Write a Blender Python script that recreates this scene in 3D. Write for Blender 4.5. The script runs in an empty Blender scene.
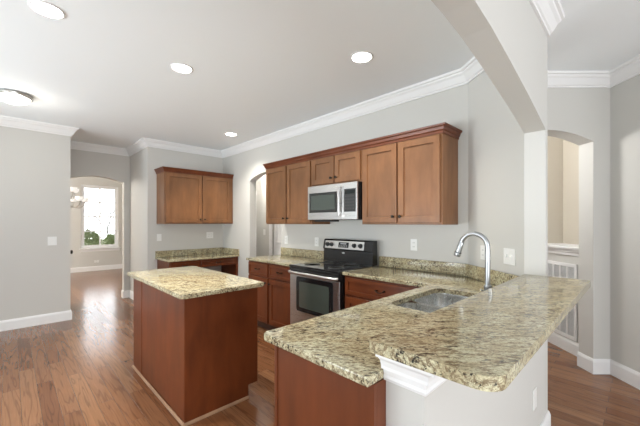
import bpy, bmesh, math, random
from mathutils import Vector, Matrix

# ---------------------------------------------------------------- camera
S = bpy.context.scene
C = S.collection
H = 1.385                                   # eye height
YAW = math.atan2(325, 317.4)                # view direction: between the range wall and the desk wall
F = Vector((-math.sin(YAW), math.cos(YAW), 0))
R = Vector((math.cos(YAW), math.sin(YAW), 0))
cam = bpy.data.cameras.new('camera')
cam.sensor_width = 36
cam.lens = 36 * 317.4 / 640
cam.shift_y = 10 / 640
cam.clip_start = 0.02
co = bpy.data.objects.new('camera', cam)
co.location = (0, 0, H)
co.rotation_euler = (math.pi / 2, 0, YAW)
C.objects.link(co)
S.camera = co

# ---------------------------------------------------------------- sky, daylight, exposure
S.view_settings.view_transform = 'Standard'
S.view_settings.look = 'None'
S.view_settings.gamma = 1
S.view_settings.exposure = 0.66
W = bpy.data.worlds.new('world')
S.world = W
W.use_nodes = True
bg = W.node_tree.nodes['Background']
bg.inputs[0].default_value = (0.93, 0.965, 1.0, 1)
# an overcast sky that is brightest over the garden side, beyond the dining room window
_nt = W.node_tree
_tc = _nt.nodes.new('ShaderNodeTexCoord')
_sx = _nt.nodes.new('ShaderNodeSeparateXYZ')
_mr = _nt.nodes.new('ShaderNodeMapRange')
_mr.interpolation_type = 'SMOOTHSTEP'
_mr.inputs['From Min'].default_value = -.2
_mr.inputs['From Max'].default_value = -.95
_mr.inputs['To Min'].default_value = .2
_mr.inputs['To Max'].default_value = 2.8
_nt.links.new(_tc.outputs['Generated'], _sx.inputs[0])
_nt.links.new(_sx.outputs[0], _mr.inputs['Value'])
_nt.links.new(_mr.outputs[0], bg.inputs[1])


def area(name, loc, target, sx, sy, power, col):
    l = bpy.data.lights.new(name, 'AREA')
    l.shape = 'RECTANGLE'
    l.size, l.size_y, l.energy, l.color = sx, sy, power, col
    o = bpy.data.objects.new(name, l)
    o.location = loc
    o.rotation_euler = (Vector(target) - Vector(loc)).to_track_quat('-Z', 'Y').to_euler()
    C.objects.link(o)
    return o


# daylight from unseen windows on the right; the rear uplights are added ceiling fill
area('daylight_and_fill', (3.8, .4, 1.2), (0, 1.2, 2.0), 2.6, 2.0, 84, (0.94, 0.975, 1.0))
area('daylight_and_fill', (3.7, -1.8, 1.2), (-1.4, 1.2, 1.4), 3.6, 2.0, 56, (0.94, 0.975, 1.0))
w = area('daylight_and_fill', (-2.8, -3.9, .8), (-2.9, .2, 2.745), 5.0, 1.6, 40, (0.88, 0.96, 1.0))  # rear uplights from here on, added to brighten the ceiling
w.data.spread = math.radians(110)
w = area('daylight_and_fill', (-4.9, -3.9, .8), (-3.3, -1.0, 2.745), 1.6, 1.6, 26, (0.88, 0.96, 1.0))
w.data.spread = math.radians(90)
w = area('daylight_and_fill', (-.4, -4.0, .8), (-1.5, -1.2, 2.745), 2.0, 1.6, 26, (0.88, 0.96, 1.0))
w.data.spread = math.radians(90)


def point_fill(name, loc, power, r=.15, col=(1, .94, .86)):
    l = bpy.data.lights.new(name, 'POINT')
    l.energy, l.color, l.shadow_soft_size = power, col, r
    o = bpy.data.objects.new(name, l)
    o.location = loc
    C.objects.link(o)


# unseen point lights added to brighten the rooms beyond the openings
point_fill('hall_fill', (-5.35, 3.2, 2.5), 22)
point_fill('foyer_fill', (-1.46, 3.66, 2.3), 30, .15, (1, .985, .96))

# ---------------------------------------------------------------- materials


def mat(name, col=(.8, .8, .8), rough=.5, metal=0.0, spec=.5, coat=0.0, emit=None, estr=0.0, ao=None):
    m = bpy.data.materials.new(name)
    m.use_nodes = True
    b = m.node_tree.nodes['Principled BSDF']
    b.inputs['Base Color'].default_value = (*col, 1)
    b.inputs['Roughness'].default_value = rough
    b.inputs['Metallic'].default_value = metal
    b.inputs['Specular IOR Level'].default_value = spec
    b.inputs['Coat Weight'].default_value = coat
    b.inputs['Coat Roughness'].default_value = .15
    if emit:
        b.inputs['Emission Color'].default_value = (*emit, 1)
        b.inputs['Emission Strength'].default_value = estr
    return m


def nodes(m):
    nt = m.node_tree
    return nt, nt.nodes, nt.links, nt.nodes['Principled BSDF']


def ramp(nt, stops):
    r = nt.nodes.new('ShaderNodeValToRGB')
    el = r.color_ramp.elements
    while len(el) < len(stops):
        el.new(.5)
    for e, (p, c) in zip(el, stops):
        e.position = p
        e.color = (*c, 1)
    return r


def noise(nt, vec, scale, detail=4, rough=.6, dist=0.0):
    n = nt.nodes.new('ShaderNodeTexNoise')
    n.inputs['Scale'].default_value = scale
    n.inputs['Detail'].default_value = detail
    n.inputs['Roughness'].default_value = rough
    n.inputs['Distortion'].default_value = dist
    if vec is not None:
        nt.links.new(vec, n.inputs['Vector'])
    return n


def mapping(nt, scale=(1, 1, 1), rot=(0, 0, 0), src='Object'):
    t = nt.nodes.new('ShaderNodeTexCoord')
    m = nt.nodes.new('ShaderNodeMapping')
    m.inputs['Scale'].default_value = scale
    m.inputs['Rotation'].default_value = rot
    nt.links.new(t.outputs[src], m.inputs['Vector'])
    return m.outputs['Vector']


def mixc(nt, fac, a, b, mode='MIX'):
    x = nt.nodes.new('ShaderNodeMix')
    x.data_type = 'RGBA'
    x.blend_type = mode
    for sock, v in ((x.inputs[0], fac), (x.inputs[6], a), (x.inputs[7], b)):
        if isinstance(v, (int, float)):
            sock.default_value = v
        elif isinstance(v, tuple):
            sock.default_value = (*v, 1)
        else:
            nt.links.new(v, sock)
    return x.outputs[2]


def bump(nt, height, b, strength=.1, dist=.002):
    n = nt.nodes.new('ShaderNodeBump')
    n.inputs['Strength'].default_value = strength
    n.inputs['Distance'].default_value = dist
    nt.links.new(height, n.inputs['Height'])
    nt.links.new(n.outputs[0], b.inputs['Normal'])


def paint(name, col, rough=.6):
    m = mat(name, col, rough, spec=.3)
    nt, N, L, b = nodes(m)
    n = noise(nt, mapping(nt), 180, 2)
    bump(nt, n.outputs[0], b, .06, .001)
    return m


def wood(name, dark, light, rough=.40, coat=.10, vertical=True):
    m = mat(name, light, rough, spec=.36, coat=coat)
    nt, N, L, b = nodes(m)
    v = mapping(nt, (9, 9, 1.6) if vertical else (1.6, 9, 9))
    a = noise(nt, v, 1.6, 5, .6, .4)
    v2 = mapping(nt, (3, 3, 1.5))
    c = noise(nt, v2, 1.6, 3, .5, .4)
    r = ramp(nt, [(.15, dark), (.85, light)])
    L.new(a.outputs[0], r.inputs[0])
    r2 = ramp(nt, [(.3, (.78, .78, .78)), (.7, (1.12, 1.1, 1.08))])
    L.new(c.outputs[0], r2.inputs[0])
    L.new(mixc(nt, 1.0, r.outputs[0], r2.outputs[0], 'MULTIPLY'), b.inputs['Base Color'])
    return m


def grain_space(nt, scale, ang=-.78):
    """object space turned so that x runs along the stone's drift, then stretched"""
    a = mapping(nt, (1, 1, 1), (0, 0, ang))
    m = nt.nodes.new('ShaderNodeMapping')
    m.inputs['Scale'].default_value = scale
    nt.links.new(a, m.inputs['Vector'])
    return m.outputs['Vector']


def granite(name, tone, warm):
    m = mat(name, tone, .09, spec=.5)
    nt, N, L, b = nodes(m)
    big = noise(nt, grain_space(nt, (3.2, 6, 5)), 1.6, 5, .62, .8)
    base = ramp(nt, [(.22, tuple(t * .72 for t in warm)), (.44, tuple(t * .97 for t in warm)), (.56, tone), (.72, tuple(min(1, t * 1.22) for t in tone))])
    L.new(big.outputs[0], base.inputs[0])
    # fine crystal mottling
    w = noise(nt, mapping(nt), 150, 3, .7)
    wr = ramp(nt, [(.32, (.66, .64, .60)), (.5, (1, 1, 1)), (.68, (1.28, 1.28, 1.26))])
    L.new(w.outputs[0], wr.inputs[0])
    c1 = mixc(nt, 1.0, base.outputs[0], wr.outputs[0], 'MULTIPLY')
    # brown flakes drawn out along the drift
    br = noise(nt, grain_space(nt, (34, 84, 70)), 1.0, 5, .75, .6)
    brr = ramp(nt, [(.48, (0, 0, 0)), (.57, (.9, .9, .9))])
    L.new(br.outputs[0], brr.inputs[0])
    c2 = mixc(nt, brr.outputs[0], c1, (.20, .145, .085))
    # black flecks gathered in drifts
    k = noise(nt, grain_space(nt, (45, 120, 90)), 1.0, 4, .62, .5)
    dr = noise(nt, grain_space(nt, (5, 13, 9)), 1.0, 4, .62, .8)
    ad = N.new('ShaderNodeMath')
    ad.operation = 'ADD'
    dm = N.new('ShaderNodeMath')
    dm.operation = 'MULTIPLY_ADD'
    dm.inputs[1].default_value = .55
    dm.inputs[2].default_value = .225
    L.new(dr.outputs[0], dm.inputs[0])
    L.new(k.outputs[0], ad.inputs[0])
    L.new(dm.outputs[0], ad.inputs[1])
    half = N.new('ShaderNodeMath')
    half.operation = 'MULTIPLY'
    half.inputs[1].default_value = .5
    L.new(ad.outputs[0], half.inputs[0])
    kr = ramp(nt, [(.527, (0, 0, 0)), (.575, (1, 1, 1))])
    L.new(half.outputs[0], kr.inputs[0])
    c3 = mixc(nt, kr.outputs[0], c2, (.035, .030, .026))
    L.new(c3, b.inputs['Base Color'])
    return m


def floor_mat():
    m = mat('oak_floor', (.3, .14, .07), .2, spec=.5)
    nt, N, L, b = nodes(m)
    v = mapping(nt)
    br = N.new('ShaderNodeTexBrick')
    br.offset = .37
    br.offset_frequency = 2
    br.inputs['Scale'].default_value = 1
    br.inputs['Brick Width'].default_value = 1.15
    br.inputs['Row Height'].default_value = .105
    br.inputs['Mortar Size'].default_value = .0012
    br.inputs['Mortar Smooth'].default_value = .3
    br.inputs['Color1'].default_value = (0, 0, 0, 1)
    br.inputs['Color2'].default_value = (1, 1, 1, 1)
    br.inputs['Mortar'].default_value = (.5, .5, .5, 1)
    L.new(v, br.inputs['Vector'])
    tone = ramp(nt, [(0, (.165, .066, .028)), (.35, (.200, .087, .039)), (.7, (.228, .104, .049)), (1, (.27, .132, .064))])
    L.new(br.outputs['Color'], tone.inputs[0])
    # each board shifts its own grain
    sep = N.new('ShaderNodeSeparateColor')
    L.new(br.outputs['Color'], sep.inputs[0])
    comb = N.new('ShaderNodeCombineXYZ')
    mul = N.new('ShaderNodeMath')
    mul.operation = 'MULTIPLY'
    mul.inputs[1].default_value = 37
    L.new(sep.outputs[0], mul.inputs[0])
    L.new(mul.outputs[0], comb.inputs[0])
    L.new(mul.outputs[0], comb.inputs[2])
    add = N.new('ShaderNodeVectorMath')
    L.new(v, add.inputs[0])
    L.new(comb.outputs[0], add.inputs[1])
    sc = N.new('ShaderNodeMapping')
    sc.inputs['Scale'].default_value = (.75, 10, 1)
    L.new(add.outputs[0], sc.inputs['Vector'])
    wv = noise(nt, sc.outputs[0], 1.5, 2, .5, .3)
    # cathedral grain: contour bands of a stretched noise
    sn = N.new('ShaderNodeMath')
    sn.operation = 'MULTIPLY'
    sn.inputs[1].default_value = 40
    L.new(wv.outputs[0], sn.inputs[0])
    si = N.new('ShaderNodeMath')
    si.operation = 'SINE'
    L.new(sn.outputs[0], si.inputs[0])
    gr = ramp(nt, [(.0, (1.08, 1.08, 1.08)), (.6, (1.0, 1.0, 1.0)), (1, (.50, .46, .44))])
    L.new(si.outputs[0], gr.inputs[0])
    c1 = mixc(nt, .6, tone.outputs[0], gr.outputs[0], 'MULTIPLY')
    sc2 = N.new('ShaderNodeMapping')
    sc2.inputs['Scale'].default_value = (5, 110, 1)
    L.new(add.outputs[0], sc2.inputs['Vector'])
    fn = noise(nt, sc2.outputs[0], 1, 3, .6)
    fr = ramp(nt, [(.3, (.8, .78, .76)), (.7, (1.1, 1.1, 1.1))])
    L.new(fn.outputs[0], fr.inputs[0])
    c2 = mixc(nt, .8, c1, fr.outputs[0], 'MULTIPLY')
    c3 = mixc(nt, br.outputs['Fac'], c2, (.06, .03, .015))
    L.new(c3, b.inputs['Base Color'])
    inv = N.new('ShaderNodeMath')
    inv.operation = 'SUBTRACT'
    inv.inputs[0].default_value = 1
    L.new(br.outputs['Fac'], inv.inputs[1])
    bump(nt, inv.outputs[0], b, .25, .001)
    rr = ramp(nt, [(.3, (.15, .15, .15)), (.7, (.23, .23, .23))])
    L.new(fn.outputs[0], rr.inputs[0])
    L.new(rr.outputs[0], b.inputs['Roughness'])
    return m


def brushed(name, col, rough=.3, axis=(2, 2, 160)):
    m = mat(name, col, rough, metal=1.0)
    nt, N, L, b = nodes(m)
    n = noise(nt, mapping(nt, axis), 1.5, 3)
    r = ramp(nt, [(.3, (rough * .85,) * 3), (.7, (rough * 1.2,) * 3)])
    L.new(n.outputs[0], r.inputs[0])
    L.new(r.outputs[0], b.inputs['Roughness'])
    return m


M_WALL = paint('wall_paint', (.60, .59, .56))
M_CREAM = paint('cream_paint', (.56, .51, .43))
M_CEIL = paint('ceiling_paint', (.88, .915, .935), .8)
M_WHITE = paint('white_trim_paint', (.83, .83, .83), .35)
M_FLOOR = floor_mat()
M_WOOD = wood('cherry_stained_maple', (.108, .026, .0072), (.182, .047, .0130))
M_WOODU = wood('cherry_stained_maple_lit', (.180, .076, .030), (.285, .135, .060))  # base-cabinet stain with the gloss and light on the uppers painted in
M_WOODH = wood('cherry_stained_maple_rail', (.108, .026, .0072), (.182, .047, .0130), vertical=False)
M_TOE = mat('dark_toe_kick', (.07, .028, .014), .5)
M_SHOE = wood('pale_shoe_moulding', (.30, .17, .10), (.42, .27, .17), .4)
M_GRAN = granite('gold_granite', (.56, .525, .36), (.50, .44, .28))
M_STEEL = brushed('brushed_steel', (.62, .615, .61), .3)
M_SINK = brushed('sink_steel', (.66, .67, .67), .24, (4, 4, 4))
M_CHROME = mat('satin_chrome', (.43, .44, .45), .34, metal=1)
M_BLACK = mat('black_enamel', (.012, .012, .013), .18)
M_GLASSTOP = mat('black_ceramic_glass', (.010, .010, .011), .06, coat=.5)
M_BLKPLAST = mat('black_plastic', (.02, .02, .021), .4)
M_OVENGLASS = mat('oven_glass', (.018, .020, .019), .05, coat=.6)
M_INNER = mat('oven_inner_glass', (.06, .075, .065), .08, coat=.5)
M_GREY = mat('grey_print', (.32, .32, .33), .4)
M_KEYS = mat('key_legend', (.06, .06, .06), .4)
M_DISPLAY = mat('display_window', (.012, .016, .016), .12)
M_KNOB = mat('oil_rubbed_bronze', (.035, .026, .020), .38, metal=.7)
M_PLATE = mat('white_plastic', (.82, .82, .80), .35)
M_SLOT = mat('dark_slot', (.05, .05, .05), .5)
M_NICKEL = mat('brushed_nickel', (.52, .50, .47), .3, metal=1)
M_LAMP = mat('lamp_lens', (1, 1, 1), .4, emit=(1, .97, .90), estr=14)
M_DOME = mat('frosted_dome', (1, 1, 1), .4, emit=(1, .95, .86), estr=3)
M_SHADE = mat('frosted_shade', (.55, .54, .52), .4, emit=(1, .96, .9), estr=.40)
M_MESH = mat('grille_louvre', (.62, .63, .64), .45)
M_GAP = mat('grille_backing', (.34, .34, .34), .8)
M_GLASS = mat('window_glass', (1, 1, 1), .0)
M_GLASS.node_tree.nodes['Principled BSDF'].inputs['Transmission Weight'].default_value = 1
M_GLASS.node_tree.nodes['Principled BSDF'].inputs['IOR'].default_value = 1.02
M_BARK = mat('bark', (.42, .39, .37), .9)
M_LEAF = mat('shrub_leaf', (.52, .58, .36), .7)
M_LAWN = mat('lawn', (.40, .42, .22), .9)

# ---------------------------------------------------------------- mesh helpers
OFF = {}


def BM():
    return bmesh.new()


def box(bm, x0, x1, y0, y1, z0, z1, bev=0.0):
    x0, x1 = sorted((x0, x1)); y0, y1 = sorted((y0, y1)); z0, z1 = sorted((z0, z1))
    vs = [bm.verts.new(p) for p in ((x0, y0, z0), (x1, y0, z0), (x1, y1, z0), (x0, y1, z0),
                                    (x0, y0, z1), (x1, y0, z1), (x1, y1, z1), (x0, y1, z1))]
    fs = [bm.faces.new([vs[i] for i in q]) for q in ((3, 2, 1, 0), (4, 5, 6, 7), (0, 1, 5, 4), (1, 2, 6, 5), (2, 3, 7, 6), (3, 0, 4, 7))]
    if bev:
        ed = list({e for f in fs for e in f.edges})
        bmesh.ops.bevel(bm, geom=ed, offset=bev, segments=2, affect='EDGES', profile=.6)
    return bm


def prism(bm, poly, z0, z1, bev=0.0, seg=3):
    """poly: (x, y) outline, extruded from z0 to z1; bev rounds the top and bottom rims"""
    bot = [bm.verts.new((x, y, z0)) for x, y in poly]
    top = [bm.verts.new((x, y, z1)) for x, y in poly]
    n = len(poly)
    fb, ft = bm.faces.new(bot[::-1]), bm.faces.new(top)
    for i in range(n):
        bm.faces.new((bot[i], bot[(i + 1) % n], top[(i + 1) % n], top[i]))
    if bev:
        ed = list(fb.edges) + list(ft.edges)
        bmesh.ops.bevel(bm, geom=ed, offset=bev, segments=seg, affect='EDGES', profile=.5)
    return bm


def place(bm, O, U, W_, V=(0, 0, 1)):
    """local (u, v, w) -> world O + u U + v V + w W"""
    O, U, W_, V = Vector(O), Vector(U), Vector(W_), Vector(V)
    for v in bm.verts:
        a, b, c = v.co
        v.co = O + a * U + b * V + c * W_
    return bm


def merge(dst, src):
    me = bpy.data.meshes.new('tmp')
    src.to_mesh(me)
    src.free()
    dst.from_mesh(me)
    bpy.data.meshes.remove(me)
    return dst


def tube(bm, pts, r, n=10, cap=True):
    pts = [Vector(p) for p in pts]
    rs = r if isinstance(r, (list, tuple)) else [r] * len(pts)
    rings = []
    up = None
    for i, p in enumerate(pts):
        t = (pts[min(i + 1, len(pts) - 1)] - pts[max(i - 1, 0)]).normalized()
        if up is None:
            up = t.orthogonal().normalized()
        up = (up - t * up.dot(t))
        up = up.normalized() if up.length > 1e-6 else t.orthogonal().normalized()
        s = t.cross(up)
        rings.append([bm.verts.new(p + rs[i] * (math.cos(2 * math.pi * k / n) * up + math.sin(2 * math.pi * k / n) * s)) for k in range(n)])
    for a, b in zip(rings, rings[1:]):
        for k in range(n):
            bm.faces.new((a[k], a[(k + 1) % n], b[(k + 1) % n], b[k]))
    if cap:
        bm.faces.new(rings[0][::-1])
        bm.faces.new(rings[-1])
    return bm


def lathe(bm, prof, O=(0, 0, 0), A=(0, 0, 1), n=24):
    """prof: (radius, height along A)"""
    O, A = Vector(O), Vector(A).normalized()
    u = A.orthogonal().normalized()
    s = A.cross(u)
    rings = []
    for r, h in prof:
        if r < 1e-6:
            rings.append([bm.verts.new(O + A * h)])
        else:
            rings.append([bm.verts.new(O + A * h + r * (math.cos(2 * math.pi * k / n) * u + math.sin(2 * math.pi * k / n) * s)) for k in range(n)])
    for a, b in zip(rings, rings[1:]):
        for k in range(n):
            k2 = (k + 1) % n
            if len(a) == 1 and len(b) == 1:
                continue
            if len(a) == 1:
                bm.faces.new((a[0], b[k2], b[k]))
            elif len(b) == 1:
                bm.faces.new((a[k], a[k2], b[0]))
            else:
                bm.faces.new((a[k], a[k2], b[k2], b[k]))
    for rg in (rings[0], rings[-1]):
        if len(rg) > 1:
            bm.faces.new(rg)
    return bm


def sweep(bm, path, prof, z):
    """mitred moulding: path of (x, y); prof of (out, dz), out to the right of travel"""
    P = [Vector((p[0], p[1])) for p in path]
    nrm = []
    for a, b in zip(P, P[1:]):
        d = (b - a).normalized()
        nrm.append(Vector((d.y, -d.x)))
    rows = []
    for i, p in enumerate(P):
        if i == 0:
            m = nrm[0]
        elif i == len(P) - 1:
            m = nrm[-1]
        else:
            m = nrm[i - 1] + nrm[i]
            m = m / max(.15, m.dot(nrm[i]))
        rows.append([bm.verts.new((p.x + m.x * o, p.y + m.y * o, z + dz)) for o, dz in prof])
    k = len(prof)
    for a, b in zip(rows, rows[1:]):
        for j in range(k):
            bm.faces.new((a[j], a[(j + 1) % k], b[(j + 1) % k], b[j]))
    bm.faces.new(rows[0])
    bm.faces.new(rows[-1][::-1])
    return bm


def obj(name, bm, m, parent=None, base=None, smooth=False):
    bmesh.ops.recalc_face_normals(bm, faces=bm.faces)
    if parent is not None:
        off = OFF[parent.name]
    else:
        if base is None:
            xs = [v.co for v in bm.verts]
            lo = [min(c[i] for c in xs) for i in range(3)]
            hi = [max(c[i] for c in xs) for i in range(3)]
            base = ((lo[0] + hi[0]) / 2, (lo[1] + hi[1]) / 2, lo[2])
        off = Vector(base)
    for v in bm.verts:
        v.co -= off
    me = bpy.data.meshes.new(name)
    bm.to_mesh(me)
    bm.free()
    me.materials.append(m)
    if smooth:
        me.polygons.foreach_set('use_smooth', [True] * len(me.polygons))
        try:
            me.set_sharp_from_angle(angle=math.radians(38))
        except Exception:
            pass
    o = bpy.data.objects.new(name, me)
    C.objects.link(o)
    OFF[o.name] = off
    if parent is not None:
        o.parent = parent
    else:
        o.location = off
    return o


def tag(o, label, cat, group=None):
    o['label'] = label
    o['category'] = cat
    if group:
        o['group'] = group
    return o


def thing(name, label, cat, loc, group=None):
    o = bpy.data.objects.new(name, None)
    o.empty_display_size = .05
    o.location = loc
    C.objects.link(o)
    OFF[o.name] = Vector(loc)
    return tag(o, label, cat, group)


def struct(name, bm, m, smooth=False):
    o = obj(name, bm, m, smooth=smooth)
    o['kind'] = 'structure'
    return o


def copy_tree(o, parent=None):
    c = o.copy()
    C.objects.link(c)
    OFF[c.name] = OFF[o.name].copy()
    if parent is not None:
        c.parent = parent
    for ch in [x for x in bpy.data.objects if x.parent == o]:
        copy_tree(ch, c)
    return c


def rounded(poly, radii, n=6):
    """round the corners of an (x, y) polygon"""
    out = []
    k = len(poly)
    for i, p in enumerate(poly):
        r = radii.get(i, 0) if isinstance(radii, dict) else radii
        if r <= 0:
            out.append(p)
            continue
        p, a, b = Vector(p), Vector(poly[i - 1]), Vector(poly[(i + 1) % k])
        u, v = (a - p).normalized(), (b - p).normalized()
        ang = u.angle(v)
        t = r / math.tan(ang / 2)
        c = p + (u + v).normalized() * (r / math.sin(ang / 2))
        s, e = p + u * t - c, p + v * t - c
        a0 = math.atan2(s.y, s.x)
        da = math.atan2(e.y, e.x) - a0
        da = (da + math.pi) % (2 * math.pi) - math.pi
        for j in range(n + 1):
            q = a0 + da * j / n
            out.append((c.x + r * math.cos(q), c.y + r * math.sin(q)))
    return out


def wall_panel(bm, outline, O, U, N_, th):
    """outline in (s, z); wall stands from O along U, its seen face at O, thickness th away along -N"""
    b = BM()
    prism(b, outline, 0, th)
    place(b, O, U, -Vector(N_))
    return merge(bm, b)


def arch_outline(s0, s1, a, b, spring, rise, h, n=20, gap_floor=0.0):
    pts = [(s0, 0)]
    if a > s0 + 1e-4:
        pts += [(a, 0)]
    else:
        pts = []
    pts += [(a, spring)]
    for i in range(1, n):
        q = math.pi * (1 - i / n)
        pts.append(((a + b) / 2 + (b - a) / 2 * math.cos(q), spring + rise * math.sin(q) ** 2))
    pts += [(b, spring), (b, 0), (s1, 0), (s1, h), (s0, h)]
    if a <= s0 + 1e-4:
        pts = pts[:-1] + [(s0, h)]
    return pts


CH = 2.745
# ---------------------------------------------------------------- the setting
XL, XA, XD, YR = -5.755, -6.72, -5.65, 2.92      # left wall, hall arch wall, desk wall, range wall
XW, XI = -.453, -.573                            # two faces of the half wall and of the arched beam
YC = 2.5                                         # face of the end column
struct('floor', box(BM(), -11.3, 4.0, -4.4, 6.2, -.1, 0), M_FLOOR)
struct('ceiling', box(BM(), -11.3, 4.0, -4.4, 6.2, CH, CH + .1), M_CEIL)

# left wall and its return with the closet door
b = box(BM(), XL - .12, XL, -4.4, .62, 0, CH)
struct('wall_left', b, M_WALL)
b = box(BM(), XA, XL - .12, .50, .62, 2.08, CH)
box(b, XA, -6.66, .50, .62, 0, 2.08)
struct('wall_closet', b, M_WALL)
d = obj('door_1', box(BM(), -6.655, XL - .125, .56, .6, .01, 2.075, .003), M_WHITE)
d['kind'] = 'structure'
b = BM()
lathe(b, [(.026, 0), (.026, .006), (.011, .010), (.011, .028), (.024, .036), (.030, .050), (.026, .062), (.012, .068), (0, .068)],
      (-5.935, .60, .955), (0, 1, 0), 16)
k = obj('door_knob', b, M_KNOB, d, smooth=True)

# hall arch to the dining room
b = BM()
wall_panel(b, arch_outline(0, 1.10, .16, .985, 2.125, .085, CH), (XA, .52, 0), (0, 1, 0), (1, 0, 0), .13)
struct('wall_arch', b, M_WALL)
# return wall and desk wall
struct('wall_return', box(BM(), XA - .13, XD, 1.60, 1.72, 0, CH), M_WALL)
struct('wall_desk', box(BM(), XD - .12, XD, 1.72, YR + .12, 0, CH), M_WALL)
# range wall with the arched doorway
XDG = -1.10                                       # where the diagonal wall starts
b = BM()
wall_panel(b, arch_outline(0, XDG - XD, .95, 1.83, 2.10, .10, CH), (XD, YR, 0), (1, 0, 0), (0, -1, 0), .12)
struct('wall_range', b, M_WALL)
# diagonal wall with end column
poly = [(XDG, YR), (XI, YC), (XW, YC), (XW, YC + .06), (XDG + .10, YR + .14), (XDG, YR + .14)]
struct('wall_diagonal', prism(BM(), poly, 0, CH), M_WALL)
# half wall under the bar
struct('wall_half', box(BM(), XI - .012, XW, .869, YC - .001, 0, 1.005), M_WALL)
# arched beam above the bar
ys = [-4.4, YC]
pts = [(-4.4, 2.03)]
curve = [(-1.2, 2.03), (-.9, 2.10), (-.5, 2.175), (-.1, 2.22), (.3, 2.245), (.7, 2.253), (1.0, 2.248), (1.26, 2.233), (1.45, 2.213), (1.70, 2.170), (1.90, 2.131), (2.07, 2.097), (2.25, 2.056), (2.43, 2.012), (YC, 1.993)]
pts += curve + [(YC, CH), (-4.4, CH)]
b = prism(BM(), pts, XI, XW)
place(b, (0, 0, 0), (0, 1, 0), (1, 0, 0))
struct('wall_beam', b, M_WALL)
b = box(BM(), XI, XW, -4.4, -1.2, 0, 2.03)
struct('wall_beam_end', b, M_WALL)

# foyer: wall square to the view with its arch, and the wall to its right
def LD(L, d):
    v = R * L + F * d
    return (v.x, v.y)


o0 = LD(1.62, 2.92)
b = BM()
wall_panel(b, arch_outline(0, 1.05, .06, .895, 2.135, .105, CH), (*o0, 0), R, -F, .165)
struct('wall_foyer', b, M_WALL)
poly = [LD(2.67, 1.4), LD(2.67, 3.085), LD(2.82, 3.085), LD(2.82, 1.4)]
struct('wall_right', prism(BM(), poly, 0, CH), M_WALL)
# knee wall, shelf and the recess above it
KN = 2.68
b = prism(BM(), [LD(KN, 3.085), LD(KN, 5.2), LD(KN + .32, 5.2), LD(KN + .32, 3.085)], 0, 1.045)
struct('wall_knee', b, M_WALL)
b = prism(BM(), [LD(KN, 3.92), LD(KN, 5.2), LD(KN + .32, 5.2), LD(KN + .32, 3.92)], 1.13, CH)
prism(b, [LD(KN + .32, 3.0), LD(KN + .32, 5.2), LD(KN + .42, 5.2), LD(KN + .42, 3.0)], 0, CH)
struct('wall_recess', b, M_CREAM)
b = prism(BM(), [LD(1.1, 5.2), LD(KN + .4, 5.2), LD(KN + .4, 5.3), LD(1.1, 5.3)], 0, CH)
struct('wall_foyer_back', b, M_CREAM)

# rooms beyond: dining room and back hall
YW0, YW1, ZW0, ZW1 = 1.44, 2.35, .66, 2.48
XB = -11.15
b = box(BM(), XB - .15, XB, -1.6, YW0, 0, CH)
box(b, XB - .15, XB, YW1, 4.0, 0, CH)
box(b, XB - .15, XB, YW0, YW1, 0, ZW0)
box(b, XB - .15, XB, YW0, YW1, ZW1, CH)
struct('wall_dining', b, M_WALL)
b = box(BM(), XB, XL - .12, -1.7, -1.6, 0, CH)
struct('wall_dining_side', b, M_WALL)
struct('wall_dining_far', box(BM(), XB, XA - .13, 3.9, 4.0, 0, CH), M_WALL)
struct('wall_dining_near', box(BM(), XA - .13, XA, -1.6, .52, 0, CH), M_WALL)
struct('wall_hall_side', box(BM(), XA - .13, XA, 1.72, 4.02, 0, CH), M_WALL)
HYB = 3.9
b = box(BM(), XA, -6.68, HYB, HYB + .12, 0, CH)
box(b, -6.13, -5.52, HYB, HYB + .12, 0, CH)
box(b, -6.68, -6.13, HYB, HYB + .12, 2.02, CH)
struct('wall_hall', b, M_WALL)
struct('wall_hall_end', box(BM(), -3.05, -2.93, YR + .12, 3.72, 0, CH), M_WALL)
b = box(BM(), -5.52, -5.16, 3.72, HYB + .12, 0, CH)
box(b, -4.40, -2.93, 3.72, HYB + .12, 0, CH)
box(b, -5.16, -4.40, 3.72, HYB + .12, 2.02, CH)
struct('wall_hall_jog', b, M_WALL)

# mouldings
CROWN = [(0, -.118), (.012, -.118), (.014, -.104), (.024, -.098), (.034, -.080), (.050, -.050), (.066, -.036), (.070, -.024), (.084, -.020), (.088, 0), (0, 0)]
BASE = [(0, 0), (.016, 0), (.016, .108), (.012, .122), (.007, .135), (0, .135)]


def crown(i, path):
    struct('trim_%d' % i, sweep(BM(), path, CROWN, CH - .0005), M_WHITE)


def basebd(side, path):
    struct('baseboard_' + side, sweep(BM(), path, BASE, .0005), M_WHITE)


e = .0006
crown(1, [(XL + e, -4.4), (XL + e, .62 + e), (XA + e, .62 + e), (XA + e, 1.60 - e), (XD + e, 1.60 - e), (XD + e, YR - e), (XDG, YR - e), (XI - e, YC - e), (XI - e, -4.4)])
crown(2, [(XW + e, -4.4), (XW + e, YC + .061), (XDG + .10, YR + .141)])
crown(3, [LD(1.63, 2.92 - e), LD(2.67 - e, 2.92 - e), LD(2.67 - e, 1.42)])
basebd('left', [(XL + e, -4.4), (XL + e, .62 + e), (XL - .12, .62 + e)])
basebd('return', [(XA - .13, 1.505 - e), (XA + e, 1.505 - e), (XA + e, 1.60 - e), (XD + e, 1.60 - e), (XD + e, 1.70)])
basebd('dining', [(XB + e, -1.6), (XB + e, 3.9)])
basebd('desk', [(XD + e, 2.225), (XD + e, 2.88)])
basebd('doorway', [(-5.03, YR - e), (-4.705, YR - e)])
basebd('half', [(XI - .01, .869 - e), (XW + e, .869 - e), (XW + e, YC + .061), (XDG + .10, YR + .141)])
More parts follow.
